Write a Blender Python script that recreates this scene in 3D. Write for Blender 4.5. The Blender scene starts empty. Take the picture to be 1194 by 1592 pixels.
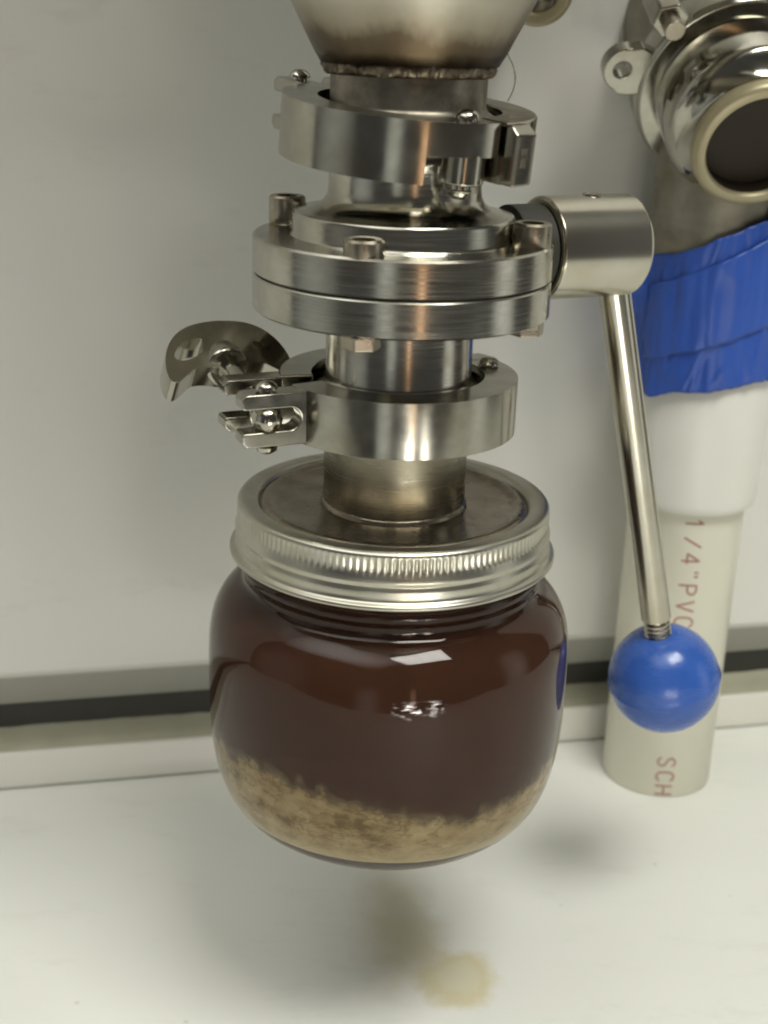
import bpy, bmesh, math, random
from mathutils import Vector, Matrix, noise
random.seed(7)
S = 0.001                      # everything below is written in millimetres
SC = bpy.context.scene
COL = SC.collection
R_ = math.radians
PI = math.pi

# ------------------------------------------------------------------ camera
CP = Vector((-1.4132, -344.11, 123.27)); YAW, PITCH, ROLL = -0.0031, 0.3546, 0.0343
fw = Vector((math.sin(YAW)*math.cos(PITCH), math.cos(YAW)*math.cos(PITCH), -math.sin(PITCH)))
rt = Vector((math.cos(YAW), -math.sin(YAW), 0)); up = rt.cross(fw)
rt2 = math.cos(ROLL)*rt + math.sin(ROLL)*up; up2 = -math.sin(ROLL)*rt + math.cos(ROLL)*up
cam = bpy.data.cameras.new('camera'); co = bpy.data.objects.new('camera', cam); COL.objects.link(co)
m = Matrix((rt2, up2, -fw)).transposed().to_4x4(); m.translation = CP*S; co.matrix_world = m
cam.sensor_fit = 'HORIZONTAL'; cam.sensor_width = 36.0; cam.lens = 36.0*2104.69/1194
cam.clip_start = 0.01; cam.clip_end = 50
cam.dof.use_dof = True; cam.dof.focus_distance = 0.352; cam.dof.aperture_fstop = 20
SC.camera = co

# ------------------------------------------------------------------ world and lamps
w = bpy.data.worlds.new('World'); SC.world = w; w.use_nodes = True
bg = w.node_tree.nodes['Background']; bg.inputs[0].default_value = (1.0, 0.985, 0.92, 1); bg.inputs[1].default_value = 0.075

def lamp(name, loc, aim, sx, sy, power, color, spread=180, soft=False, mottle=False):
    l = bpy.data.lights.new(name, 'AREA'); l.shape = 'RECTANGLE'; l.size = sx; l.size_y = sy
    l.energy = power; l.color = color; l.spread = R_(spread)
    o = bpy.data.objects.new(name, l); COL.objects.link(o); o.location = loc
    if soft:                       # light that fades towards the edge of the panel
        l.use_nodes = True; nt_ = l.node_tree; em = nt_.nodes['Emission']
        g = nt_.nodes.new('ShaderNodeNewGeometry'); sp = nt_.nodes.new('ShaderNodeSeparateXYZ'); nt_.links.new(g.outputs['Parametric'], sp.inputs[0])
        def mth(op, a_, b_):
            n = nt_.nodes.new('ShaderNodeMath'); n.operation = op
            for i_, v_ in enumerate((a_, b_)):
                if isinstance(v_, (int, float)): n.inputs[i_].default_value = v_
                else: nt_.links.new(v_, n.inputs[i_])
            return n.outputs[0]
        px_ = mth('MULTIPLY', sp.outputs[0], mth('SUBTRACT', 1.0, sp.outputs[0])); py_ = mth('MULTIPLY', sp.outputs[1], mth('SUBTRACT', 1.0, sp.outputs[1]))
        f_ = mth('MULTIPLY', mth('MULTIPLY', px_, py_), 36.0)
        if mottle:                 # blotchy glint for reflections: uneven brightness over the lamp face
            nz = nt_.nodes.new('ShaderNodeTexNoise'); nz.inputs['Scale'].default_value = 4.5; nz.inputs['Detail'].default_value = 4
            nt_.links.new(g.outputs['Parametric'], nz.inputs['Vector'])
            f_ = mth('MULTIPLY', f_, mth('MULTIPLY', mth('MAXIMUM', mth('SUBTRACT', nz.outputs[0], 0.50), 0.0), 40.0))
        nt_.links.new(f_, em.inputs['Strength'])
    d = Vector(aim) - Vector(loc); o.rotation_euler = d.to_track_quat('-Z', 'Y').to_euler()
    return o
lamp('ceiling_lamp', (0.36, -0.50, 1.20), (0, 0, -0.05), 0.62, 0.40, 16.0, (1.0, 0.99, 0.915))
lamp('ceiling_lamp_left', (-0.50, -0.45, 1.25), (0, 0, -0.1), 1.7, 0.9, 7.5, (1.0, 0.99, 0.925), soft=True)
lamp('room_glow', (-1.3, -0.55, 0.05), (0, 0, 0.0), 1.1, 1.6, 0.8, (0.98, 1.0, 0.93), soft=True)  # unseen soft panel added for the steel to reflect as room
lamp('room_glow_right', (1.15, -0.15, 0.05), (0, 0, 0.0), 0.50, 1.2, 0.8, (0.98, 1.0, 0.93), soft=True)  # added panel, gives the steel its pale stripe on the right
lamp('room_glow_centre', (-0.26, -1.3, -0.30), (0, 0, 0.0), 0.40, 1.1, 0.42, (0.97, 1.0, 0.95), soft=True)  # added panel behind the camera for the lighter middle stripe
lamp('warm_stripe_panel', (0.34, -1.3, -0.25), (0, 0, 0.0), 0.12, 1.0, 0.42, (1.0, 0.60, 0.34), soft=True)  # unseen lamp added for the orange stripe reflected in the steel
lamp('glint_panel', (0.105, -0.33, -0.118), (0, -0.05, -0.03), 0.20, 0.085, 0.26, (1.0, 0.98, 0.92), soft=True, mottle=True)  # unseen low lamp added to put a highlight on the jar

SC.view_settings.view_transform = 'Standard'; SC.view_settings.look = 'None'
SC.view_settings.exposure = 0.0; SC.view_settings.gamma = 1.0
SC.cycles.use_denoising = True; SC.cycles.pixel_filter_type = 'BLACKMAN_HARRIS'; SC.cycles.filter_width = 2.0
SC.cycles.max_bounces = 16; SC.cycles.transmission_bounces = 12; SC.cycles.transparent_max_bounces = 16
SC.cycles.blur_glossy = 0.3; SC.cycles.sample_clamp_indirect = 6.0

# ------------------------------------------------------------------ materials
def nm(name):
    mt = bpy.data.materials.new(name); mt.use_nodes = True
    nt = mt.node_tree; return mt, nt, nt.nodes['Principled BSDF']
def node(nt, t, **k):
    n = nt.nodes.new(t)
    for a, b in k.items(): setattr(n, a, b)
    return n
def mapped(nt, scale, src='Object', loc=(0,0,0)):
    tc = node(nt, 'ShaderNodeTexCoord'); mp = node(nt, 'ShaderNodeMapping')
    mp.inputs['Scale'].default_value = scale; mp.inputs['Location'].default_value = loc
    nt.links.new(tc.outputs[src], mp.inputs[0]); return mp.outputs[0]
def noise_tex(nt, vec, scale=1, detail=3, rough=0.5):
    n = node(nt, 'ShaderNodeTexNoise'); n.inputs['Scale'].default_value = scale
    n.inputs['Detail'].default_value = detail; n.inputs['Roughness'].default_value = rough
    nt.links.new(vec, n.inputs['Vector']); return n.outputs['Fac']
def ramp(nt, fac, stops):
    r = node(nt, 'ShaderNodeValToRGB'); e = r.color_ramp.elements
    while len(e) < len(stops): e.new(0.5)
    for i, (p, c) in enumerate(stops):
        e[i].position = p; e[i].color = (c[0], c[1], c[2], 1) if not isinstance(c, (int, float)) else (c, c, c, 1)
    nt.links.new(fac, r.inputs[0]); return r.outputs[0]
def maprange(nt, fac, a, b, c, d):
    n = node(nt, 'ShaderNodeMapRange'); nt.links.new(fac, n.inputs[0])
    for i, v in enumerate((a, b, c, d)): n.inputs[i+1].default_value = v
    return n.outputs[0]
def mixc(nt, fac, a, b, mode='MIX'):
    n = node(nt, 'ShaderNodeMix', data_type='RGBA', blend_type=mode)
    for sock, v in ((n.inputs[0], fac), (n.inputs[6], a), (n.inputs[7], b)):
        if isinstance(v, (int, float)): sock.default_value = v
        elif isinstance(v, tuple): sock.default_value = (*v, 1)
        else: nt.links.new(v, sock)
    return n.outputs[2]
def node_mul(nt, a, k):
    n = node(nt, 'ShaderNodeMath', operation='MULTIPLY'); nt.links.new(a, n.inputs[0]); n.inputs[1].default_value = k; return n.outputs[0]
def bump(nt, bsdf, h, strength, dist):
    b = node(nt, 'ShaderNodeBump'); b.inputs['Strength'].default_value = strength; b.inputs['Distance'].default_value = dist
    nt.links.new(h, b.inputs['Height']); nt.links.new(b.outputs[0], bsdf.inputs['Normal'])

def steel(name, base=(0.50, 0.49, 0.435), r0=0.10, r1=0.27, streak=(60, 60, 2600), grime=0.25, bumpk=0.05):
    mt, nt, b = nm(name)
    f1 = noise_tex(nt, mapped(nt, streak), 1, 2)
    f2 = noise_tex(nt, mapped(nt, (90, 90, 90)), 1, 5, 0.6)
    b.inputs['Metallic'].default_value = 1.0
    g = maprange(nt, f2, 0.35, 0.7, 0.0, 1.0)
    c = mixc(nt, g, base, tuple(x*(1-grime)*y for x, y in zip(base, (1.0, 0.96, 0.88))))
    nt.links.new(c, b.inputs['Base Color'])
    mx = node(nt, 'ShaderNodeMath', operation='MULTIPLY_ADD'); nt.links.new(f2, mx.inputs[0]); mx.inputs[1].default_value = 0.5; nt.links.new(f1, mx.inputs[2])
    nt.links.new(maprange(nt, mx.outputs[0], 0.45, 1.05, r0, r1), b.inputs['Roughness'])
    bump(nt, b, f1, bumpk, 0.0002)
    return mt
M = {}
M['steel'] = steel('turned_steel')
M['polished'] = steel('polished_steel', r0=0.07, r1=0.18, bumpk=0.02)
M['cast'] = steel('cast_clamp_steel', base=(0.43, 0.42, 0.365), r0=0.10, r1=0.22, streak=(150, 150, 150), bumpk=0.06)
M['darkened'] = steel('darkened_pipe_steel', base=(0.36, 0.335, 0.275), r0=0.16, r1=0.32, grime=0.35)  # same steel as the valve, colour darkened against bright reflections
M['brushed'] = steel('brushed_hub_steel', base=(0.56, 0.54, 0.47), r0=0.20, r1=0.26, streak=(30, 30, 30), grime=0.12, bumpk=0.0)
M['bolt'] = steel('bolt_steel', base=(0.42, 0.38, 0.31), r0=0.22, r1=0.4, streak=(200, 200, 500))
M['dull'] = steel('dull_tube_steel', base=(0.34, 0.325, 0.27), r0=0.42, r1=0.6, streak=(60, 60, 400))
M['lidtin'] = steel('lid_tinplate', base=(0.34, 0.30, 0.235), r0=0.20, r1=0.34, streak=(120, 120, 120), grime=0.4, bumpk=0.15)
M['band'] = steel('band_tinplate', base=(0.52, 0.51, 0.445), r0=0.26, r1=0.38, streak=(50, 50, 800), grime=0.15)

# cone with blackened heat tint round the weld
mt, nt, b = nm('hopper_steel'); M['hopper'] = mt
b.inputs['Metallic'].default_value = 1.0
tc = node(nt, 'ShaderNodeTexCoord'); sx = node(nt, 'ShaderNodeSeparateXYZ'); nt.links.new(tc.outputs['Object'], sx.inputs[0])
f2 = noise_tex(nt, mapped(nt, (60, 60, 25)), 1, 4, 0.6)
ad = node(nt, 'ShaderNodeMath', operation='MULTIPLY_ADD'); nt.links.new(f2, ad.inputs[0]); ad.inputs[1].default_value = 0.012; nt.links.new(sx.outputs[2], ad.inputs[2])
t = maprange(nt, ad.outputs[0], 0.0225, 0.036, 0.0, 1.0)
c = ramp(nt, t, [(0.0, (0.07, 0.052, 0.034)), (0.35, (0.12, 0.092, 0.062)), (0.6, (0.30, 0.265, 0.20)), (1.0, (0.43, 0.40, 0.33))])
nt.links.new(c, b.inputs['Base Color']); nt.links.new(maprange(nt, f2, 0.3, 0.7, 0.32, 0.46), b.inputs['Roughness'])
bump(nt, b, noise_tex(nt, mapped(nt, (500, 500, 30)), 1, 2), 0.08, 0.0002)

mt, nt, b = nm('weld_metal'); M['weld'] = mt
M['stained'] = steel('stained_steel', base=(0.36, 0.33, 0.27), r0=0.28, r1=0.45, streak=(120, 120, 40), grime=0.7)
b.inputs['Metallic'].default_value = 0.9
f = noise_tex(nt, mapped(nt, (260, 260, 260)), 1, 5, 0.7)
nt.links.new(ramp(nt, f, [(0.3, (0.06, 0.045, 0.03)), (0.55, (0.20, 0.165, 0.12)), (0.75, (0.40, 0.36, 0.28))]), b.inputs['Base Color'])
nt.links.new(maprange(nt, f, 0.3, 0.7, 0.6, 0.3), b.inputs['Roughness']); bump(nt, b, f, 0.5, 0.0006)

def plain(name, col, rough=0.5, var=0.06, scale=120, bumpk=0.0, spec=0.5, coat=0.0):
    mt, nt, b = nm(name)
    f = noise_tex(nt, mapped(nt, (scale,)*3), 1, 5, 0.6)
    c = mixc(nt, f, tuple(x*(1-var) for x in col), tuple(min(1, x*(1+var)) for x in col))
    nt.links.new(c, b.inputs['Base Color']); b.inputs['Roughness'].default_value = rough
    b.inputs['Specular IOR Level'].default_value = spec; b.inputs['Coat Weight'].default_value = coat
    if bumpk: bump(nt, b, f, bumpk, 0.0004)
    return mt
M['dark'] = plain('black_rubber', (0.034, 0.033, 0.026), 0.6, 0.3, 40)
M['bore'] = plain('shaded_bore', (0.030, 0.022, 0.013), 0.55, spec=0.3)  # shade inside the outlet mouth put into the colour; the cup is shallow
M['cream'] = plain('cream_gasket', (0.40, 0.355, 0.225), 0.42, 0.1)
M['cream'].node_tree.nodes['Principled BSDF'].inputs['Metallic'].default_value = 0.45
M['pvc'] = plain('white_pvc', (0.72, 0.70, 0.58), 0.35, 0.04, 60)
M['pvcw'] = plain('white_pvc_coupling', (0.76, 0.76, 0.70), 0.38, 0.03, 60)
M['grey'] = plain('plain_grey', (0.37, 0.37, 0.33), 0.45, 0.06, 30)
M['ink'] = plain('red_brown_ink', (0.40, 0.19, 0.14), 0.6, 0.35, 900)
M['oxide'] = plain('olive_sealant', (0.36, 0.35, 0.26), 0.5, 0.25, 50)
M['trimw'] = plain('white_trim', (0.70, 0.69, 0.62), 0.32, 0.05, 25)

mt, nt, b = nm('blue_plastic'); M['blue'] = mt
f = noise_tex(nt, mapped(nt, (140, 140, 140)), 1, 5, 0.6)
nt.links.new(mixc(nt, f, (0.026, 0.082, 0.34), (0.045, 0.125, 0.45)), b.inputs['Base Color'])
nt.links.new(maprange(nt, noise_tex(nt, mapped(nt, (70, 70, 260)), 1, 5, 0.7), 0.4, 0.7, 0.16, 0.42), b.inputs['Roughness'])
bump(nt, b, noise_tex(nt, mapped(nt, (30, 30, 2500)), 1, 2), 0.03, 0.0002)

mt, nt, b = nm('blue_masking_tape'); M['tape'] = mt
f = noise_tex(nt, mapped(nt, (500, 500, 90)), 1, 4, 0.6); f3 = noise_tex(nt, mapped(nt, (45, 45, 30)), 1, 3)
nt.links.new(mixc(nt, f3, (0.018, 0.066, 0.34), (0.034, 0.11, 0.50)), b.inputs['Base Color'])
b.inputs['Roughness'].default_value = 0.40; bump(nt, b, f, 0.35, 0.0004)

# wall panel: off-white, slightly glossy
mt, nt, b = nm('wall_panel_white'); M['wall'] = mt
f = noise_tex(nt, mapped(nt, (7, 7, 4)), 1, 4, 0.55)
f4 = noise_tex(nt, mapped(nt, (300, 300, 300)), 1, 3)
c = mixc(nt, f, (0.69, 0.685, 0.63), (0.78, 0.78, 0.74))
vw = node(nt, 'ShaderNodeTexVoronoi'); vw.inputs['Scale'].default_value = 17; nt.links.new(mapped(nt, (1, 1, 0.6)), vw.inputs['Vector'])
c = mixc(nt, maprange(nt, vw.outputs['Distance'], 0.012, 0.03, 0.45, 0.0), c, (0.42, 0.39, 0.31))
fsm = noise_tex(nt, mapped(nt, (22, 22, 60), loc=(5, 2, 1)), 1, 6, 0.7)
c = mixc(nt, maprange(nt, fsm, 0.58, 0.75, 0.0, 0.35), c, (0.56, 0.55, 0.48))
nt.links.new(c, b.inputs['Base Color']); nt.links.new(maprange(nt, f, 0.3, 0.7, 0.34, 0.46), b.inputs['Roughness'])
bump(nt, b, f4, 0.04, 0.0003)

# counter: off-white laminate with the dried yellow drip stain and a few specks
mt, nt, b = nm('counter_white'); M['counter'] = mt
L = nt.links.new
tc = node(nt, 'ShaderNodeTexCoord'); obj = tc.outputs['Object']
f = noise_tex(nt, mapped(nt, (9, 9, 9)), 1, 5, 0.6); fs = noise_tex(nt, mapped(nt, (75, 75, 75)), 1, 4, 0.6)
base = mixc(nt, f, (0.68, 0.685, 0.635), (0.75, 0.755, 0.71))
def blob(cx, cy, rx, ry, wob):
    mp = node(nt, 'ShaderNodeMapping'); L(obj, mp.inputs[0]); mp.vector_type = 'TEXTURE'
    mp.inputs['Location'].default_value = (cx*S, cy*S, 0); mp.inputs['Scale'].default_value = (rx*S, ry*S, 1)
    ln = node(nt, 'ShaderNodeVectorMath', operation='LENGTH'); L(mp.outputs[0], ln.inputs[0])
    a = node(nt, 'ShaderNodeMath', operation='MULTIPLY_ADD'); L(fs, a.inputs[0]); a.inputs[1].default_value = wob; L(ln.outputs['Value'], a.inputs[2])
    return a.outputs[0]
d1 = blob(25.0, 3.5, 16.5, 16.5, 0.95)
i1 = maprange(nt, d1, 1.08, 1.42, 1.0, 0.0)
e1 = ramp(nt, d1, [(0.0, 0.78), (0.6, 0.72), (0.85, 0.72), (1.0, 0.92)])
k = node(nt, 'ShaderNodeMath', operation='MULTIPLY'); L(i1, k.inputs[0]); L(e1, k.inputs[1])
c1 = mixc(nt, k.outputs[0], base, (0.59, 0.535, 0.345))
d3 = blob(12, 19, 14, 21, 1.0); c1 = mixc(nt, maprange(nt, d3, 0.9, 1.6, 0.7, 0.0), c1, (0.59, 0.545, 0.38))
d2 = blob(5, 32, 13, 38, 0.9); i2 = maprange(nt, d2, 0.7, 1.7, 0.8, 0.0)
c2 = mixc(nt, i2, c1, (0.53, 0.50, 0.36))
vo = node(nt, 'ShaderNodeTexVoronoi'); vo.inputs['Scale'].default_value = 42; L(obj, vo.inputs['Vector'])
sp = maprange(nt, vo.outputs['Distance'], 0.02, 0.045, 0.3, 0.0)
c3 = mixc(nt, sp, c2, (0.30, 0.28, 0.22))
fw_ = noise_tex(nt, mapped(nt, (26, 70, 26), loc=(2, 7, 0)), 1, 6, 0.7)
c3 = mixc(nt, maprange(nt, fw_, 0.55, 0.75, 0.0, 0.4), c3, (0.55, 0.55, 0.49))
L(c3, b.inputs['Base Color']); L(maprange(nt, f, 0.3, 0.7, 0.30, 0.42), b.inputs['Roughness'])
bump(nt, b, noise_tex(nt, mapped(nt, (350, 350, 350)), 1, 3), 0.05, 0.0003)

# glass, liquid, sediment
mt, nt, b = nm('jar_glass'); M['glass'] = mt
b.inputs['Base Color'].default_value = (0.97, 0.98, 0.96, 1); b.inputs['Transmission Weight'].default_value = 1.0
b.inputs['Roughness'].default_value = 0.05; b.inputs['IOR'].default_value = 1.36; b.inputs['Specular IOR Level'].default_value = 0.3
bump(nt, b, noise_tex(nt, mapped(nt, (45, 45, 35)), 1, 2), 0.22, 0.0012)
mt, nt, b = nm('brown_liquid'); M['liquid'] = mt
nt.nodes.remove(b)
tr = node(nt, 'ShaderNodeBsdfTransparent'); ab = node(nt, 'ShaderNodeVolumeAbsorption')
ab.inputs['Color'].default_value = (0.55, 0.30, 0.16, 1); ab.inputs['Density'].default_value = 330
out = nt.nodes['Material Output']; df = node(nt, 'ShaderNodeBsdfDiffuse'); df.inputs[0].default_value = (0.072, 0.030, 0.017, 1); mxs = node(nt, 'ShaderNodeMixShader'); mxs.inputs[0].default_value = 0.86
nt.links.new(tr.outputs[0], mxs.inputs[1]); nt.links.new(df.outputs[0], mxs.inputs[2]); nt.links.new(mxs.outputs[0], out.inputs['Surface']); nt.links.new(ab.outputs[0], out.inputs['Volume'])
mt, nt, b = nm('tan_sediment'); M['sed'] = mt
f = noise_tex(nt, mapped(nt, (120, 120, 190)), 1, 6, 0.62)
f5 = noise_tex(nt, mapped(nt, (62, 62, 120), loc=(3, 1, 2)), 1, 4, 0.6)
c = ramp(nt, f, [(0.34, (0.17, 0.11, 0.045)), (0.45, (0.34, 0.245, 0.12)), (0.55, (0.40, 0.30, 0.155)), (0.7, (0.50, 0.40, 0.225))])
cr = ramp(nt, f5, [(0.48, 0.0), (0.5, 0.9), (0.52, 0.0)])
c = mixc(nt, node_mul(nt, cr, 0.7), c, (0.17, 0.105, 0.04))
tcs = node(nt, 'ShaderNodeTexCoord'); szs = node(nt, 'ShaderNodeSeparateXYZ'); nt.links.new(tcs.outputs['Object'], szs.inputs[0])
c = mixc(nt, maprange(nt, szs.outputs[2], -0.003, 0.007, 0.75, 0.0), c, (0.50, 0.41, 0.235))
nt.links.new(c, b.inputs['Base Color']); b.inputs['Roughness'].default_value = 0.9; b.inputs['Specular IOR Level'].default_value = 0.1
bump(nt, b, f, 0.5, 0.001)
fa = node(nt, 'ShaderNodeAttribute'); fa.attribute_name = 'fade'      # the silt thins out into the liquid towards its top
fn = noise_tex(nt, mapped(nt, (210, 210, 260)), 1, 4, 0.6)
fx = node(nt, 'ShaderNodeMath', operation='MULTIPLY_ADD'); nt.links.new(fn, fx.inputs[0]); fx.inputs[1].default_value = 0.9; nt.links.new(fa.outputs['Fac'], fx.inputs[2])
nt.links.new(maprange(nt, fx.outputs[0], 0.72, 1.35, 1.0, 0.0), b.inputs['Alpha'])

# ------------------------------------------------------------------ mesh helpers (mm in, metres out)
class MB:
    def __init__(s): s.v = []; s.f = []
    def add(s, vs, fs):
        o = len(s.v); s.v += [Vector(v) for v in vs]; s.f += [[i+o for i in f] for f in fs]; return s
    def lathe(s, prof, seg=96, mat=None, rmod=None, caps=True, a0=0, a1=None):
        """prof: (r, z) list; closed solid when it starts and ends at r=0"""
        vs = []; fs = []; idx = []
        for k, (r, z) in enumerate(prof):
            if r < 1e-6: idx.append([len(vs)]); vs.append((0, 0, z)); continue
            row = []
            for i in range(seg):
                a = 2*PI*i/seg; rr = r + (rmod(a, r, z) if rmod else 0)
                row.append(len(vs)); vs.append((rr*math.cos(a), rr*math.sin(a), z))
            idx.append(row)
        for A, B in zip(idx[:-1], idx[1:]):
            for i in range(seg):
                j = (i+1) % seg
                if len(A) == 1 and len(B) == 1: continue
                if len(A) == 1: fs.append([A[0], B[j], B[i]])
                elif len(B) == 1: fs.append([A[i], A[j], B[0]])
                else: fs.append([A[i], A[j], B[j], B[i]])
        if mat is not None: vs = [mat @ Vector(v) for v in vs]
        return s.add(vs, fs)
    def ring_lathe(s, prof, seg=96, mat=None, rmod=None):
        """closed profile loop -> solid ring"""
        return s.lathe(list(prof) + [prof[0]], seg, mat, rmod)
    def tube(s, pts, rads, seg=20, cap=True):
        pts = [Vector(p) for p in pts]; n = len(pts)
        if not hasattr(rads, '__len__'): rads = [rads]*n
        vs = []; fs = []; u = None
        for k in range(n):
            t = (pts[min(k+1, n-1)] - pts[max(k-1, 0)]).normalized()
            if u is None: u = t.orthogonal().normalized()
            u = (u - t*u.dot(t)).normalized(); q = t.cross(u)
            for i in range(seg):
                a = 2*PI*i/seg; vs.append(pts[k] + (u*math.cos(a) + q*math.sin(a))*rads[k])
        for k in range(n-1):
            for i in range(seg):
                j = (i+1) % seg; fs.append([k*seg+i, k*seg+j, (k+1)*seg+j, (k+1)*seg+i])
        if cap:
            fs.append(list(range(seg))[::-1]); fs.append([(n-1)*seg+i for i in range(seg)])
        return s.add(vs, fs)
    def extrude(s, pts, h0, h1, mat):
        """2-D polygon (local x,y) extruded in local z h0..h1, then mat"""
        n = len(pts)
        vs = [mat @ Vector((x, y, h0)) for x, y in pts] + [mat @ Vector((x, y, h1)) for x, y in pts]
        fs = [list(range(n))[::-1], list(range(n, 2*n))]
        for i in range(n):
            j = (i+1) % n; fs.append([i, j, j+n, i+n])
        return s.add(vs, fs)
    def band(s, outer, inner, h0, h1, mat):
        """ring plate between two loops of equal count"""
        n = len(outer)
        vs = [mat @ Vector((x, y, h)) for h in (h0, h1) for L_ in (outer, inner) for x, y in L_]
        fs = []
        for i in range(n):
            j = (i+1) % n; o0, i0, o1, i1 = 0, n, 2*n, 3*n
            fs += [[o0+i, i0+i, i0+j, o0+j], [o1+i, o1+j, i1+j, i1+i], [o0+i, o0+j, o1+j, o1+i], [i0+j, i0+i, i1+i, i1+j]]
        return s.add(vs, fs)
    def sector(s, prof, a0, a1, seg=48):
        """closed (r,z) loop swept over an angle range with end caps (degrees)"""
        n = len(prof); vs = []; fs = []
        for k in range(seg+1):
            a = R_(a0 + (a1-a0)*k/seg)
            vs += [(r*math.cos(a), r*math.sin(a), z) for r, z in prof]
        for k in range(seg):
            for i in range(n):
                j = (i+1) % n; fs.append([k*n+i, (k+1)*n+i, (k+1)*n+j, k*n+j])
        fs.append(list(range(n))); fs.append([seg*n+i for i in range(n)][::-1])
        return s.add(vs, fs)
    def build(s, name, mat, parent=None, bevel=0.0, origin=(0, 0, 0), segs=2, smooth=True, xf=None, angle=32, attr=None):
        """xf: matrix applied (mm); origin: world mm of the parent (vertices become local to it)"""
        o3 = Vector(origin)
        me = bpy.data.meshes.new(name)
        vs = [((xf @ v if xf else v) - o3)*S for v in s.v]
        me.from_pydata([tuple(v) for v in vs], [], s.f)
        if attr:
            at = me.attributes.new(attr[0], 'FLOAT', 'POINT'); at.data.foreach_set('value', attr[1])
        bm = bmesh.new(); bm.from_mesh(me); bmesh.ops.remove_doubles(bm, verts=bm.verts, dist=1e-7)
        bmesh.ops.recalc_face_normals(bm, faces=bm.faces)
        for f_ in bm.faces: f_.smooth = smooth
        if not bevel:
            for e in bm.edges:
                if len(e.link_faces) == 2 and e.calc_face_angle(0) > R_(angle): e.smooth = False
        bm.to_mesh(me); bm.free()
        me.materials.append(M[mat])
        o = bpy.data.objects.new(name, me); COL.objects.link(o)
        if parent: o.parent = parent
        else: o.location = o3*S
        if bevel:
            b_ = o.modifiers.new('edge', 'BEVEL'); b_.width = bevel*S; b_.segments = segs
            b_.limit_method = 'ANGLE'; b_.angle_limit = R_(angle); b_.harden_normals = True
        return o
def thing(name, label, cat, loc=(0, 0, 0), group=None):
    o = bpy.data.objects.new(name, None); COL.objects.link(o); o.location = Vector(loc)*S; o.empty_display_size = 0.01
    o['label'] = label; o['category'] = cat
    if group: o['group'] = group
    return o
def tag(o, label, cat, group=None):
    o['label'] = label; o['category'] = cat
    if group: o['group'] = group
def T(x, y, z): return Matrix.Translation((x, y, z))
def RZ(a): return Matrix.Rotation(R_(a), 4, 'Z')
def RX(a): return Matrix.Rotation(R_(a), 4, 'X')
def RY(a): return Matrix.Rotation(R_(a), 4, 'Y')
def frame(p, zdir, xhint=(1, 0, 0)):
    z = Vector(zdir).normalized(); x = Vector(xhint); x = (x - z*x.dot(z)).normalized(); y = z.cross(x)
    mm = Matrix((x, y, z)).transposed().to_4x4(); mm.translation = Vector(p); return mm
def circ(r, n=40, sx=1, sy=1, cx=0, cy=0): return [(cx+sx*r*math.cos(2*PI*i/n), cy+sy*r*math.sin(2*PI*i/n)) for i in range(n)]

# ------------------------------------------------------------------ the setting
ZC = -160.0
TH = 13.2; W0 = Vector((0.6, 134.5, 0)); WX = Vector((math.cos(R_(TH)), math.sin(R_(TH)), 0)); WN = Vector((-math.sin(R_(TH)), math.cos(R_(TH)), 0))
def strip(name, prof, mat, parent=None, bev=0.0, x0=-700, x1=700):
    """profile (offset behind the skirting face, z) swept along the wall"""
    b_ = MB(); n = len(prof); vs = []
    for x in (x0, x1): vs += [W0 + WX*x + WN*o_ + Vector((0, 0, z)) for o_, z in prof]
    fs = [list(range(n)), [n+i for i in range(n)][::-1]] + [[i, i+n, (i+1) % n + n, (i+1) % n] for i in range(n)]
    b_.add(vs, fs)
    return b_.build(name, mat, parent, bev)
ct = MB(); ct.add([(-700, -430, ZC-32), (700, -430, ZC-32), (700, 420, ZC-32), (-700, 420, ZC-32), (-700, -430, ZC), (700, -430, ZC), (700, 420, ZC), (-700, 420, ZC)],
       [[3, 2, 1, 0], [4, 5, 6, 7], [0, 1, 5, 4], [1, 2, 6, 5], [2, 3, 7, 6], [3, 0, 4, 7]])
cto = ct.build('countertop', 'counter', None, 2.0); cto['kind'] = 'structure'
wall = strip('wall', [(6, -113.8), (17.2, -128.0), (17.2, -133), (40, -133), (40, 700), (6, 700)], 'wall', None, 1.2); wall['kind'] = 'structure'
cv = strip('grey_strip', [(6.4, -113.2), (7.0, -113.2), (16.6, -129.0), (16.6, -131.4), (15.8, -131.4)], 'grey', None, 0.15); cv['kind'] = 'structure'  # plain strip added for the darker grey band along the wall's foot
gs = strip('gap_strip', [(16.8, -150), (30, -150), (30, -131.8), (16.8, -131.8)], 'dark', None); gs['kind'] = 'structure'
sk = strip('skirting', [(0.9, ZC+0.35), (0, ZC+1.2), (0, -153), (0.5, -152), (0.7, -147.5), (1.6, -145.4), (3, -144.8), (20, -144.8), (20, ZC+0.35)], 'trimw', None, 0.25); sk['kind'] = 'structure'
sb2 = MB(); vs = []; fs = []; NS = 420
spf = [(2.6, -144.7), (4.0, -143.9), (9, -143.3), (15.6, -142.6), (17.6, -141.6), (17.6, -144.7)]
for i in range(NS+1):
    x = -420 + 840*i/NS; h = 1.1*max(-0.35, noise.noise((x*0.035, 2, 0))) + 0.5*noise.noise((x*0.13, 5, 0))
    vs += [W0 + WX*x + WN*(o_ - (0.5*h if k == 1 else 0)) + Vector((0, 0, z + (h*(0.25*k) if 0 < k < 5 else 0))) for k, (o_, z) in enumerate(spf)]
for i in range(NS):
    for k in range(6): q_ = (k+1) % 6; fs.append([i*6+k, (i+1)*6+k, (i+1)*6+q_, i*6+q_])
sl = sb2.add(vs, fs).build('sealant_strip', 'oxide', None, 0, angle=70); sl['kind'] = 'structure'

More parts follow.
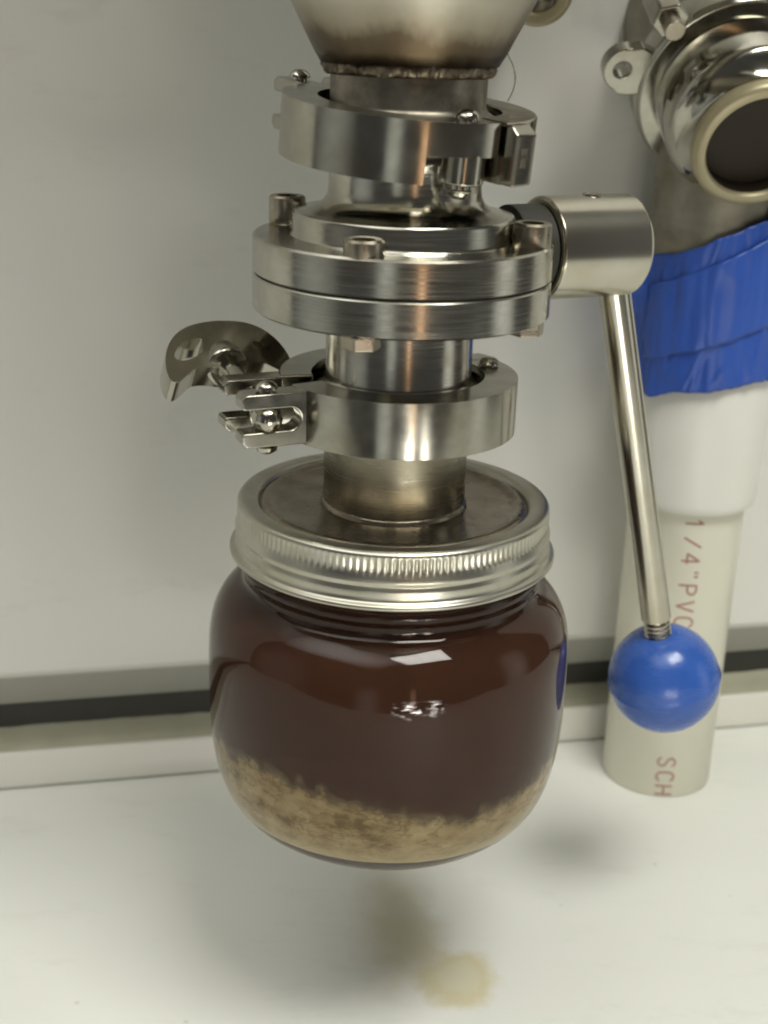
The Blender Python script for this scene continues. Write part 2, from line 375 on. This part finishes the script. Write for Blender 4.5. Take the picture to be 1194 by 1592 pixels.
# ------------------------------------------------------------------ glass jar, its lid, its contents
JO = [(0, -90.6), (20, -90.8), (27, -91.4), (30, -92.6), (33, -93.2), (36, -92.7), (39.6, -91.0), (43.6, -87.4), (46.6, -82.2), (48.5, -75.8), (49.6, -68.5), (50.1, -60), (50.2, -51),
      (50.1, -43), (49.7, -36.8), (48.5, -31.6), (46.2, -27.4), (43.2, -24.6), (40.9, -23.0), (40.3, -21.3), (40.6, -19.5), (41.2, -18.2), (41.2, -16.6), (40.2, -15), (39.6, -12), (39.6, -1.6), (0, -1.6)]
def smooth_prof(p, n=3):
    out_ = []
    for i in range(len(p)-1):
        p0, p1, p2, p3 = p[max(i-1, 0)], p[i], p[i+1], p[min(i+2, len(p)-1)]
        for k in range(n):
            t = k/n
            out_.append(tuple(0.5*((2*b_) + (-a+c_)*t + (2*a-5*b_+4*c_-d)*t*t + (-a+3*b_-3*c_+d)*t**3) for a, b_, c_, d in zip(p0, p1, p2, p3)))
    out_.append(p[-1]); return out_
jarp = smooth_prof(JO[1:-2], 3)
jar = MB().lathe([JO[0]] + jarp + [(39.6, -1.6), (0, -1.6)], 128).build('glass_jar', 'glass', None, 0, origin=(0, 0, -92), angle=70)
tag(jar, 'squat round clear glass jar of dark brown liquid hanging under the valve', 'jar')
JI = [(0, -87.8), (24, -88.0), (34, -87.6), (40.6, -84.6), (44.2, -79.8), (46.3, -73.5), (47.4, -66), (47.9, -58), (47.9, -51), (47.7, -44), (47.0, -38.4), (45.5, -33.5), (42.8, -29.6), (39.3, -26.4), (37.6, -23.5), (37, -20), (37, -3.2)]
jip = smooth_prof(JI[1:], 3)
liq = MB().lathe([JI[0]] + jip + [(0, -3.2)], 96).build('liquid', 'liquid', None, 0, origin=(0, 0, -84))
tag(liq, 'dark brown liquid filling the glass jar above the tan sediment', 'liquid')
def inner_r(z):
    pr = [JI[0]] + jip
    for (r0, z0), (r1, z1) in zip(pr[:-1], pr[1:]):
        if z0 <= z <= z1 and z1 > z0: return r0 + (r1-r0)*(z-z0)/(z1-z0)
    return 24
def sed_top(a):
    d = math.degrees(a) % 360
    key = [(0, -77), (60, -72), (120, -70), (180, -71), (205, -66.5), (235, -63.5), (262, -66.0), (280, -69.5), (297, -73), (312, -71), (335, -68), (360, -77)]
    for (d0, z0), (d1, z1) in zip(key[:-1], key[1:]):
        if d0 <= d <= d1:
            t = (d-d0)/(d1-d0); t = t*t*(3-2*t); z = z0+(z1-z0)*t; break
    x, y = math.cos(a), math.sin(a)
    z += 3.6 + (1.6 if 170 < d < 262 else 0)*math.sin(max(0, min(1, (d-170)/92))*PI)
    return z + 1.6*noise.noise((x*5, y*5, 1)) + 2.0*noise.noise((x*14, y*14, 4)) + 0.7*noise.noise((x*34, y*34, 7))
sb = MB(); SEG = 360; rows = []; vs = [(0, 0, -87.3)]; fade = [0.0]
NR = 60
for k in range(1, NR+1):
    row = []
    for i in range(SEG):
        a = 2*PI*i/SEG; zt = sed_top(a); u = k/NR
        if u <= 0.25: r = inner_r(-87.0)*u/0.25; z = -87.3; r = min(r, 30)*1.0
        elif u <= 0.75:
            z = -87.1 + (zt+87.1)*(u-0.25)/0.5
            q = (u-0.25)/0.5
            r = inner_r(z) + 0.35 + 0.3*noise.noise((math.cos(a)*20, math.sin(a)*20, z*0.42))
            fd = max(0.0, 1.0 - (zt - z)/8.5)
        else:
            q = (u-0.75)/0.25; z = zt + 0.2*math.sin(q*PI/2); r = (inner_r(zt)+0.3)*(1-q) + 0.01
        row.append(len(vs)); vs.append((r*math.cos(a), r*math.sin(a), z)); fade.append(0.0 if u <= 0.25 else (fd if u <= 0.75 else 1.0))
    rows.append(row)
fs = [[0, rows[0][(i+1) % SEG], rows[0][i]] for i in range(SEG)]
for A, B in zip(rows[:-1], rows[1:]):
    for i in range(SEG): j = (i+1) % SEG; fs.append([A[i], A[j], B[j], B[i]])
fs.append(rows[-1][::-1])
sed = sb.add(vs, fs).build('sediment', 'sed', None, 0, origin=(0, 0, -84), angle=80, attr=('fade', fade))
tag(sed, 'lumpy tan sediment settled at the bottom of the glass jar', 'sediment')

lid = thing('jar_lid', 'round metal jar lid with knurled band and welded pipe stub', 'lid', (0, 0, -14))
LO = (0, 0, -14)
KN = 150
def knurl(a, r, z):
    if r < 41.5 or z > -0.6 or z < -5.0: return 0
    fade = 0.35 + 0.65*max(0, min(1, (math.cos(a - R_(-52))+0.1)*1.1))
    e = min(1, (-0.6 - z)/0.7, (z + 5.0)/0.9)
    return -0.42*fade*e*(0.5+0.5*math.cos(KN*a))
bp = [(36.2, -0.9), (36.6, 0.1), (37.2, 0.55), (38.5, 0.7), (40.6, 0.72), (41.5, 0.4), (41.95, -0.2), (42.0, -0.7), (42.0, -1.2), (42.0, -2.0), (42, -3.2), (42, -4.2), (42, -4.7), (42.05, -5.1), (42.25, -6.0),
      (42.55, -6.8), (42.5, -7.5), (42.2, -8.0), (42.2, -8.4), (42.5, -8.9), (42.6, -9.6), (42.55, -10.6), (42.5, -11.6), (42.8, -12.2), (43.6, -12.4), (44.1, -12.9), (44.05, -13.6), (43.4, -14.0), (42.5, -13.9), (41.9, -13.2), (41.6, -11), (41.4, -1.2), (40.8, -0.4), (37.5, -0.5)]
MB().ring_lathe(bp, KN*6, rmod=knurl).build('screw_band', 'band', lid, 0, LO, angle=60)
dp = [(0, -0.9), (19, -0.9), (31.5, -0.9), (32.6, -0.5), (33.4, 0.15), (34.6, 0.2), (35.4, -0.3), (36.1, -1.0), (38.5, -1.3), (38.5, -1.6), (0, -1.55)]
disc = MB().lathe(dp, 128).build('lid_disc', 'lidtin', lid, 0, LO, angle=60)
def pipe_shell(b_, z0, z1, ro=19.05, ri=17.4, flare0=False, flare1=False):
    p = []
    out_ = [(ro, z0), (ro, z1)]
    if flare1: out_ = [(ro, z0), (ro, z1-6), (ro+0.5, z1-5), (ro+2.0, z1-4.2), (25.2, z1-2.9), (25.2, z1)]
    if flare0: out_ = [(25.2, z0), (25.2, z0+2.9), (ro+2.0, z0+4.2), (ro+0.5, z0+5), (ro, z0+6)] + (out_[1:])
    b_.ring_lathe([(ri, z0)] + out_ + [(ri, z1)], 112); return b_
pipe_shell(MB(), -0.7, 28.0, flare1=True).build('pipe_stub', 'darkened', lid, 0.3, LO)
MB().ring_lathe([(18.8, -0.8), (19.7, -0.8), (19.5, 0.0), (19.2, 0.4), (18.9, 0.6)], 96, rmod=lambda a, r, z: 0.12*math.sin(40*a)).build('weld_bead', 'lidtin', lid, 0, LO, angle=60)

# ------------------------------------------------------------------ pipe clamps
def clamp(label, center, rot, tilt, wing, groupname, frot=0):
    """local frame: hinge at +x, fork at -x, half A on the -y side"""
    t = thing('pipe_clamp', label, 'clamp', center, groupname)
    X = T(*center) @ tilt @ RZ(rot)
    pr = [(31.2, -7.1), (31.2, 7.1), (22.6, 7.1), (22.6, 5.2), (27, 3.2), (27, -3.2), (22.6, -5.2), (22.6, -7.1)]
    prU = [(31.2, -0.8), (31.2, 7.1), (22.6, 7.1), (22.6, 5.2), (24, 3.2), (24, -0.8)]
    kw = dict(bevel=0.55, origin=center, xf=X, segs=3)
    bl = MB(); n_ = len(pr); vs = []; fs = []
    angs = [-172 + (-24+172)*k/54 for k in range(55)] + [-23.6] + [-23.6 + 34.0*k/12 for k in range(1, 13)]
    for k, g in enumerate(angs):
        for r, z in pr: vs.append((r*math.cos(R_(g)), r*math.sin(R_(g)), z if k < 55 else max(z, {31.2: -0.6, 22.6: -0.4, 27: -0.5}[r]+ (0.05*pr.index((r, z)) if r != 31.2 else 0))))
    for k in range(len(angs)-1):
        for i in range(n_): j = (i+1) % n_; fs.append([k*n_+i, (k+1)*n_+i, (k+1)*n_+j, k*n_+j])
    fs.append(list(range(n_))); fs.append([(len(angs)-1)*n_+i for i in range(n_)][::-1])
    ha = bl.add(vs, fs).build('half_ring', 'cast', t, **kw)
    hb = MB().sector(pr, 14, 172, 56).build('half_ring', 'cast', t, **kw)
    MB().sector([(35.6, -6.7), (35.6, 5.0), (33.4, 6.9), (24, 6.9), (24, -6.7)], 12.5, 25, 8).build('hinge_knuckle', 'cast', hb, **kw)
    MB().sector([(35.75, -2.4), (35.75, 2.0), (34, 2.0), (34, -2.4)], 15.5, 19, 3).build('hinge_slot', 'bolt', hb, bevel=0, origin=center, xf=X)
    MB().tube([(25.9, -0.7, -7.2), (25.9, -0.7, 0.2)], 5.4, 28).build('hinge_barrel', 'cast', hb, **kw)
    # pin through the hinge, domed at both ends
    pm = MB().lathe([(0, 9.6), (1.6, 9.3), (2.6, 8.5), (2.9, 7.5), (2.1, 7.4), (2.1, -8.6), (2.9, -8.8), (2.7, -9.8), (1.5, -10.8), (0, -11)], 28, T(25.9, -0.7, 0))
    pm.build('hinge_pin', 'polished', t, 0, center, xf=X, angle=50)
    X = X @ RZ(frot); kw['xf'] = X
    # forks: plates with a U slot, prongs pointing -x
    def fork(y0, y1):
        x0, x1, hh, sl_ = -25.5, -45.8, 6.75, 2.9
        pts = [(x0, -hh), (x0, hh), (x1+1.2, hh), (x1, hh-1.2), (x1, sl_+0.6), (x1+0.6, sl_)]
        cx = -33.5
        pts += [(cx, sl_)] + [(cx + sl_*math.cos(a), sl_*math.sin(a)) for a in [R_(90-15*i) for i in range(1, 12)]] + [(cx, -sl_)]
        pts += [(x1+0.6, -sl_), (x1, -sl_-0.6), (x1, -hh+1.2), (x1+1.2, -hh)]
        mm = Matrix(((1, 0, 0, 0), (0, 0, 1, 0), (0, 1, 0, 0), (0, 0, 0, 1)))
        return MB().extrude(pts, y0, y1, mm)
    fork(-10.6, -4.4).build('fork', 'cast', ha, **kw)
    fork(4.4, 10.6).build('fork', 'cast', hb, **kw)
    # pivot pin in front fork with the eye of the swing bolt
    px, py = -38.5, -7.2
    MB().lathe([(0, 9.4), (1.5, 9.1), (2.6, 8.2), (2.8, 7.4), (1.9, 7.3), (1.9, -7.3), (2.8, -7.4), (2.6, -8.4), (1.4, -9.2), (0, -9.4)], 28, T(px, py, 0)).build('pivot_pin', 'polished', t, 0, center, xf=X, angle=50)
    wv = Vector(wing); p0 = Vector((px, py, 0)); d = (wv - p0).normalized()
    eye = MB(); n_ = 14
    eye.lathe([(0, -4.6), (1.8, -4.3), (2.9, -3.4), (3.7, -1.8), (3.9, 0), (3.7, 2), (3.2, 3.6), (3.0, 4.6), (3.0, 5), (0, 5)], 28, frame(p0, d))
    bo = MB().tube([p0 + d*3, wv + d*10], 2.9, 24)
    sb_ = bo.build('swing_bolt', 'polished', t, 0.3, center, xf=X)
    eye.build('bolt_eye', 'polished', sb_, 0, center, xf=X, angle=60)
    # wing nut
    wx = Vector((1, 0, 0.0)) if rot > 0 else Vector((0.2, 0.1, 1.0))
    F = frame(wv, d, wx)
    nut = MB().lathe([(0, -5), (5.2, -5), (5.8, -4.2), (5.6, 1), (5.0, 5), (4.4, 6.4), (0, 6.4)], 40, F).build('wing_nut', 'cast', t, 0.5, center, xf=X)
    for sgn in (1, -1):
        outer = [(-1.2, -5.6), (2.5, -5.2), (6, -4.4), (9.4, -4.6), (12.2, -6.6), (14.8, -8.4), (16.6, -7.8), (17.2, -5.0), (16.6, -0.8), (14.8, 3.4), (12.0, 6.8), (8.4, 9.0), (4.4, 10.0), (1.2, 10.3), (-1.2, 10.4)]
        # loop with an oval eye
        on = [Vector((x_, y_, 0)) for x_, y_ in smooth_prof(outer, 4)]
        cxy = Vector((9.4, 1.6, 0)); inn = []
        for p in on:
            an = math.atan2(p.y-cxy.y, p.x-cxy.x); q = Vector(((5.0 if sgn < 0 else 1.6)*math.cos(an+0.5), (2.6 if sgn < 0 else 1.0)*math.sin(an+0.5), 0)); 
            q = Matrix.Rotation(-0.5, 3, 'Z') @ q; inn.append(cxy + q)
        MM = F @ RX(30) @ Matrix(((sgn, 0, 0, 0), (0, 0, 1, 0), (0, 1, 0, 0), (0, 0, 0, 1)))
        MB().band([(p.x, p.y) for p in on], [(p.x, p.y) for p in inn], -4.2 + 0.04*sgn, 4.2 - 0.04*sgn, MM).build('wing', 'cast', nut, 1.5, center, xf=X, segs=4, angle=50)
    return t
tiltU = Matrix.Rotation(R_(5), 4, Vector((math.sin(R_(45)), math.cos(R_(45)), 0)))   # sinks to the front right
clamp('upper steel pipe clamp with stepped hinge, just below the cone', (0, 0, 95.6), -58, tiltU, (-40, 26, 0), 'three-part pipe clamps on the column', 5)
clamp('lower steel pipe clamp with forked end and wing nut, above the jar', (0, 0, 28.0), 24, Matrix.Identity(4), (-39.5, 27.0, 6.0), 'three-part pipe clamps on the column')

# ------------------------------------------------------------------ butterfly valve with lever
VO = (0, 0, 36)
val = thing('butterfly_valve', 'round bolted steel butterfly valve with side lever and blue ball knob', 'valve', VO)
up_p = [(17.4, 61.3), (37.5, 61.3), (37.9, 61.7), (37.9, 69.9), (37.4, 70.4), (28.6, 70.5), (28.1, 71.2), (28.0, 75.5), (27.5, 76.2), (25.8, 76.5), (22.6, 77.2), (20.4, 78.6), (19.3, 80.4), (19.05, 82.4), (19.05, 89), (19.5, 90), (21, 91), (25.2, 92.4), (25.2, 95.3), (17.4, 95.3)]
MB().ring_lathe(up_p, 144).build('upper_body', 'steel', val, 0, VO, angle=40)
lo_p = [(17.4, 28.3), (25.2, 28.3), (25.2, 31), (21, 32.4), (19.5, 33.4), (19.05, 34.6), (19.05, 49.4), (20.2, 50.2), (20.2, 51.4), (21.5, 51.9), (37.3, 51.9), (37.9, 52.4), (37.9, 60.5), (37.5, 60.9), (17.4, 60.9)]
MB().ring_lathe(lo_p, 144).build('lower_body', 'steel', val, 0, VO, angle=40)
MB().ring_lathe([(17.4, 60.7), (37.1, 60.7), (37.1, 61.5), (17.4, 61.5)], 96).build('seat_gasket', 'dark', val, 0, VO)
bolt0 = None
for k, (ang, zz) in enumerate(((157, 0), (254, -3.6), (342, -1.6), (68, 0))):
    x, y = 33.0*math.cos(R_(ang)), 33.0*math.sin(R_(ang))
    mb = MB().lathe([(0, 74.6), (2.5, 74.6), (2.7, 74.8), (2.7, 77.7), (4.2, 77.8), (4.75, 77.3), (4.8, 76.7), (4.8, 71.2), (4.5, 70.5), (0, 70.5)], 32, T(x, y, -0.1+zz))
    mb.build('bolt_head', 'bolt', val, 0, VO, angle=40)
    hx = [(4.7*math.cos(R_(60*i+10)), 4.7*math.sin(R_(60*i+10))) for i in range(6)]
    MB().extrude(hx, 48.4, 51.8, T(x, y, 0)).build('bolt_nut', 'bolt', val, 0.4, VO)
PH = 25; SD = Vector((math.cos(R_(PH)), math.sin(R_(PH)), 0)); HZ = 65.6
HF = frame((0, 0, HZ), SD, (0, 0, 1))
hub = MB().lathe([(0, 39.6), (13.0, 39.6), (13.6, 40.2), (13.6, 66.4), (12.9, 67.4), (0, 67.6)], 72, HF).build('lever_hub', 'brushed', val, 0.25, VO)
MB().lathe([(0, 30), (11.6, 30), (11.6, 39.4), (0, 39.4)], 48, HF).build('stem_collar', 'dark', val, 0.3, VO)
MB().lathe([(0, 0), (2.6, 0), (2.7, -0.5), (2.2, -1.5), (0, -1.5)], 24, T(*(SD*55 + Vector((0, 0, HZ+13.9))))).build('set_screw', 'bolt', hub, 0, VO)
BALL = Vector((87.7, 40.9, -71.7)); RT0 = Vector((56.6, 26.4, 62.0)); rd = (BALL - RT0).normalized(); Ltot = (BALL-RT0).length
e0 = Ltot - 17.0
rp = [(0, 0), (4.55, 0), (4.55, e0-5.6), (4.2, e0-5.2), (3.7, e0-5.0)]
for i in range(4): rp += [(3.75, e0-4.7+1.5*i), (4.15, e0-4.2+1.5*i), (3.75, e0-3.7+1.5*i)]
rp += [(3.7, e0+4), (0, e0+4)]
MB().lathe(rp, 40, frame(RT0, rd)).build('lever_rod', 'brushed', val, 0, VO, angle=35)
q = frame(BALL, -rd); bprof = []
for i in range(49):
    a = PI*i/48; r = 17.4*math.sin(a); z = 17.4*math.cos(a)
    if z > 16.0: continue
    if abs(a-PI/2) < 0.03: r += 0.4
    bprof.append((r if i not in (0, 48) else 0, z))
MB().lathe([(0, 16.4), (5.4, 16.4), (6.2, 16.1)] + bprof, 72, q).build('ball_knob', 'blue', val, 0, VO, angle=50)

# ------------------------------------------------------------------ hopper cone above
HO = (0, 0, 96)
hop = thing('hopper', 'steel cone-bottomed vessel with rough blackened weld at its neck', 'vessel', HO)
MB().ring_lathe([(20.4, 111.2), (21.6, 111.4), (23.6, 114.8), (28.6, 124.5), (46, 158), (80, 224), (136, 333), (138, 340), (138, 430), (136.5, 430), (136.5, 341), (134.6, 333.8), (78.6, 224.8), (44.6, 158.8), (27.2, 125.2), (19.4, 111.8)], 128).build('cone', 'hopper', hop, 0, HO, angle=60)  # unseen upper part widened to shade the column and upper wall
MB().ring_lathe([(17.4, 95.9), (25.2, 95.9), (25.2, 98.6), (21, 100), (19.5, 101), (19.05, 102), (19.2, 110.6), (17.4, 110.6)], 112).build('neck_ferrule', 'stained', hop, 0, HO, angle=40)
wb = MB(); prof = []
for i in range(10):
    a = 2*PI*i/10; prof.append((19.9+1.25*math.cos(a), 110.6+1.9*math.sin(a)))
def wl(a, r, z):
    s_ = (a*34/(2*PI)) % 1.0
    return 0.3*(abs(math.sin(PI*s_))**0.6) - 0.5 + 1.3*noise.noise((math.cos(a)*6, math.sin(a)*6, z*0.45)) + 0.7*noise.noise((math.cos(a)*22, math.sin(a)*22, z*0.8))
wb.ring_lathe(prof, 360, rmod=wl).build('weld_bead', 'weld', hop, 0, HO, angle=80)
wire = MB().tube([(21.4+4.0*math.sin(PI*i/12*0.8), -2-0.25*i, 117-1.1*i) for i in range(13)], 0.13, 8).build('thin_wire', 'bolt', hop, 0, HO)

# ------------------------------------------------------------------ pvc pipe, coupling, tape, tube
PX, PY = 110.0, 133.7; PO = (PX, PY, ZC)
pvc = thing('pvc_pipe', 'cream PVC pipe with red-brown print and white coupling standing on the counter', 'pipe', PO)
MB().ring_lathe([(17.6, ZC+0.2), (20.8, ZC+0.2), (21.1, ZC+0.6), (21.1, -30), (17.6, -30)], 96, T(PX, PY, 0)).build('pipe', 'pvc', pvc, 0, PO, angle=40)
MB().ring_lathe([(21.15, -42.3), (23.4, -42.3), (24.0, -41.2), (24.2, -39), (24.6, 30), (24.0, 31), (21.15, 31)], 96, T(PX+0.4, PY, 0)).build('coupling', 'pvcw', pvc, 0.3, PO, angle=40)
# print: single-stroke letters laid on the cylinder, reading downwards
GL = {'1': [[(0.7, 4.6), (2.0, 6.6), (2.0, 0)]], '/': [[(0.3, 0.2), (3.9, 6.6)]], '4': [[(3.1, 0), (3.1, 6.6), (0.2, 2.0), (4.2, 2.0)]],
      '"': [[(1.2, 6.8), (1.2, 5.2)], [(2.8, 6.8), (2.8, 5.2)]], 'P': [[(0.3, 0), (0.3, 6.6), (2.6, 6.6), (3.6, 6.0), (4.0, 5.0), (3.6, 4.0), (2.6, 3.3), (0.3, 3.3)]],
      'V': [[(0.1, 6.6), (2.1, 0), (4.1, 6.6)]], 'C': [[(4.0, 5.4), (3.2, 6.4), (2.0, 6.7), (0.9, 6.2), (0.3, 5.0), (0.2, 3.3), (0.3, 1.7), (0.9, 0.5), (2.0, 0), (3.2, 0.3), (4.0, 1.3)]],
      'S': [[(3.9, 5.5), (3.1, 6.5), (2.0, 6.7), (0.9, 6.2), (0.4, 5.1), (0.9, 4.0), (2.1, 3.4), (3.4, 2.7), (3.9, 1.7), (3.4, 0.6), (2.2, 0), (1.0, 0.3), (0.2, 1.3)]],
      'H': [[(0.3, 0), (0.3, 6.6)], [(4.0, 0), (4.0, 6.6)], [(0.3, 3.3), (4.0, 3.3)]]}
def glyph(ch, ztop, ang0):
    b_ = MB(); RR = 21.22; hw = 0.36
    def P(x, y):
        a = R_(ang0) + (y-3.3)/RR; return (PX+RR*math.cos(a), PY+RR*math.sin(a), ztop - x)
    for pl in GL[ch]:
        pts = []
        for p0, p1 in zip(pl[:-1], pl[1:]):
            L_ = math.hypot(p1[0]-p0[0], p1[1]-p0[1]); n_ = max(1, int(L_/0.6))
            for i in range(n_): pts.append((p0[0]+(p1[0]-p0[0])*i/n_, p0[1]+(p1[1]-p0[1])*i/n_))
        pts.append(pl[-1]); vs = []
        for i, p in enumerate(pts):
            a_, c_ = pts[max(i-1, 0)], pts[min(i+1, len(pts)-1)]; dx, dy = c_[0]-a_[0], c_[1]-a_[1]; l_ = math.hypot(dx, dy) or 1
            vs += [P(p[0]-dy/l_*hw, p[1]+dx/l_*hw), P(p[0]+dy/l_*hw, p[1]-dx/l_*hw)]
        b_.add(vs, [[2*i, 2*i+1, 2*i+3, 2*i+2] for i in range(len(pts)-1)])
    o = b_.build('printed_letter', 'ink', pvc, 0, PO); return o
GA = -92.5
TXT = [('1', -45.2), ('/', -52.4), ('4', -58.6), ('"', -65.0), ('P', -71.0), ('V', -77.6), ('C', -84.0), ('S', -143.2), ('C', -149.6), ('H', -155.6)]
ZT = []
for ch, z in TXT: glyph(ch, z+1.0, GA)

tub = MB().ring_lathe([(20.5, 12), (22.6, 12), (22.6, 112), (20.5, 112)], 96).build('steel_tube', 'dull', None, 0, origin=(PX-1, PY, 12), xf=T(PX-1, PY, 0), angle=40)
tag(tub, 'dull grey steel tube rising out of the blue tape', 'tube')

TO = (PX, PY, 0)
tp = MB(); SEGT, NZ = 260, 44; vs = []; fs = []
for i in range(SEGT):
    a = 2*PI*i/SEGT; d = math.degrees(a); dd = ((d + 92 + 180) % 360) - 180     # 0 = facing the camera
    s_ = math.sin(R_(dd))
    zb = 4.6 + 3.6*s_ + 1.2*noise.noise((math.cos(a)*3, math.sin(a)*3, 9)) + 0.3*noise.noise((math.cos(a)*25, math.sin(a)*25, 9)) - 2.0*max(0.0, min(1.0, (-25-dd)/20))
    zt = 57.5 + 11.5*s_ + 1.6*noise.noise((math.cos(a)*3, math.sin(a)*3, 2)) + 0.4*noise.noise((math.cos(a)*22, math.sin(a)*22, 2)) + (2.5 if dd > 38 else 0)
    for j in range(NZ):
        v = j/(NZ-1); z = zb + (zt-zb)*v
        r = 26.2 - 1.0*v + 0.75*noise.noise((math.cos(a)*4, math.sin(a)*4, z*0.06)) + 0.55*noise.noise((math.cos(a)*9, math.sin(a)*9, z*0.04)) - 0.9*max(0, 0.25-abs(noise.noise((math.cos(a)*3.2+z*0.03, math.sin(a)*3.2, z*0.045+5)))) + 1.6*max(0, 0.12-abs(noise.noise((math.cos(a)*5-z*0.05, math.sin(a)*5, z*0.03+11))))/0.25
        if dd > 50: r += 1.4*math.exp(-((dd-85)/22)**2)*math.exp(-((z-30)/12)**2)
        if -100 < dd < -50: r += 8.0*math.exp(-((dd+76)/8)**2)*math.exp(-((z-36)/7)**2)
        vs.append((PX+r*math.cos(a), PY+r*math.sin(a), z))
for i in range(SEGT):
    for j in range(NZ-1):
        k = (i+1) % SEGT; fs.append([i*NZ+j, k*NZ+j, k*NZ+j+1, i*NZ+j+1])
tape = tp.add(vs, fs).build('tape_wrap', 'tape', None, 0, origin=TO, angle=80)
so = tape.modifiers.new('thickness', 'SOLIDIFY'); so.thickness = 0.0004; so.offset = 1
ov = MB(); vs = []; fs = []; NA, NB = 120, 26
for i in range(NA+1):
    dd = -62 + 190*i/NA; a = R_(dd - 92)
    zb = 21 + 10.0*math.sin(R_(dd)) + 0.9*noise.noise((dd*0.05, 3, 1)) + 0.3*noise.noise((dd*0.4, 3, 1))
    zt = 50 + 14.0*math.sin(R_(dd)) + 0.9*noise.noise((dd*0.05, 8, 1))
    for j in range(NB+1):
        v = j/NB; z = zb + (zt-zb)*v; e_ = abs(2*v-1)**4
        r = 26.9 + 0.75*noise.noise((math.cos(a)*4, math.sin(a)*4, z*0.06)) + 0.55*noise.noise((math.cos(a)*9, math.sin(a)*9, z*0.04)) + 0.7*max(0, 0.3-abs(noise.noise((dd*0.035+z*0.05, z*0.06, 21)))) - 0.25*e_
        if dd > 50: r += 1.4*math.exp(-((dd-85)/22)**2)*math.exp(-((z-30)/12)**2)
        vs.append((PX+r*math.cos(a), PY+r*math.sin(a), z))
for i in range(NA):
    for j in range(NB): q_ = i*(NB+1)+j; fs.append([q_, q_+NB+1, q_+NB+2, q_+1])
ovo = ov.add(vs, fs).build('tape_end', 'tape', tape, 0, TO, angle=80)
so = ovo.modifiers.new('thickness', 'SOLIDIFY'); so.thickness = 0.0004; so.offset = 1
tag(tape, 'crumpled blue masking tape wrapped round the joint above the white coupling', 'tape')

# ------------------------------------------------------------------ outlet fitting at the top right, small port at the top
FD = Vector((0.10, -0.88, -0.46)).normalized(); FC = Vector((111.6, 96, 87.0))
FF = frame(FC, -FD, (1, 0, 0))          # local +z runs back from the mouth
fit = thing('outlet_fitting', 'blurred shiny steel outlet with cream-rimmed dark mouth at top right', 'fitting', tuple(FC))
fo = tuple(FC)
MB().ring_lathe([(17.3, -0.2), (17.9, -1.0), (20.2, -1.0), (21.6, 0.2), (21.8, 2.4), (21.2, 4.4), (20.2, 6), (17.3, 6)], 96, FF).build('rim_gasket', 'cream', fit, 0, fo, angle=50)
MB().ring_lathe([(17.2, 0.5), (17.6, 0.5), (17.6, 7.0), (0.01, 7.0), (0.01, 6.3), (17.2, 6.0)], 64, FF).build('bore', 'bore', fit, 0, fo, angle=40)
MB().ring_lathe([(17, 6.2), (20.4, 6.2), (21, 8), (24.4, 11), (26.2, 12.4), (26.8, 14), (27.0, 30), (26.4, 31), (17, 31)], 96, FF).build('drum', 'polished', fit, 0, fo, angle=40)
MB().ring_lathe([(17, 31.4), (32.0, 31.4), (33.2, 33), (33.2, 43), (31.5, 46), (17, 46)], 96, FF).build('clamp_ring', 'cast', fit, 0.4, fo)
lug = []
lp = [(-29, -9), (-40, -7.5), (-44.5, -4), (-46, 0), (-44.5, 4), (-40, 7.5), (-29, 9)]
LM = FF @ RZ(12) @ T(0, 0, 35.5)
on = [(x, y) for x, y in lp]; hole = circ(2.6, 7, cx=-40.2)
full = []
for k in range(28):
    a = 2*PI*k/28; full.append((-38.5+7.8*math.cos(a)*(1.0 if math.cos(a) < 0 else 1.6), 7.6*math.sin(a)*(1 if math.cos(a) < 0 else 1.15)))
MB().band(full, [(-40.0+2.7*math.cos(2*PI*k/28), 2.7*math.sin(2*PI*k/28)) for k in range(28)], -2.8, 2.8, LM).build('lug', 'cast', fit, 0.7, fo)
MB().lathe([(0, 0), (27, 0), (29.5, 2), (29.5, 40), (0, 40)], 72, FF @ T(0, 0, 46.4)).build('valve_body', 'dull', fit, 0.6, fo)
nb = FF @ RZ(48)
MB().extrude([(6*math.cos(R_(60*i)), 6*math.sin(R_(60*i))) for i in range(6)], 26, 42, nb @ T(-40, 2, 0)).build('clamp_nut', 'cast', fit, 0.8, fo)
MB().tube([nb @ Vector((-40, 2, 20)), nb @ Vector((-40, 2, 60))], 3.2, 20).build('clamp_bolt', 'bolt', fit, 0.3, fo)

SP = Vector((39.5, 107, 130.5)); sd = Vector((-0.05, -0.93, -0.22)).normalized(); SF = frame(SP, -sd, (1, 0, 0))
prt = thing('side_port', 'small round cream-rimmed steel port cut off by the top edge', 'port', tuple(SP))
MB().ring_lathe([(6.6, 0.4), (7.4, -0.6), (9.8, -0.8), (11, 0.6), (11, 3.4), (9.8, 4.6), (6.6, 4.6)], 64, SF).build('rim', 'cream', prt, 0, tuple(SP), angle=50)
MB().lathe([(0, 2.2), (5, 1.9), (6.4, 1.2), (6.8, 2), (6.8, 24), (0, 24)], 48, SF).build('port_plug', 'polished', prt, 0, tuple(SP), angle=50)
pb = SP - sd*22
MB().tube([SP - sd*5, pb, pb + Vector((0, 4, 8)), pb + Vector((0, 5, 20)), pb + Vector((0, 5, 90))], 7.6, 32).build('port_tube', 'steel', prt, 0, tuple(SP), angle=50)
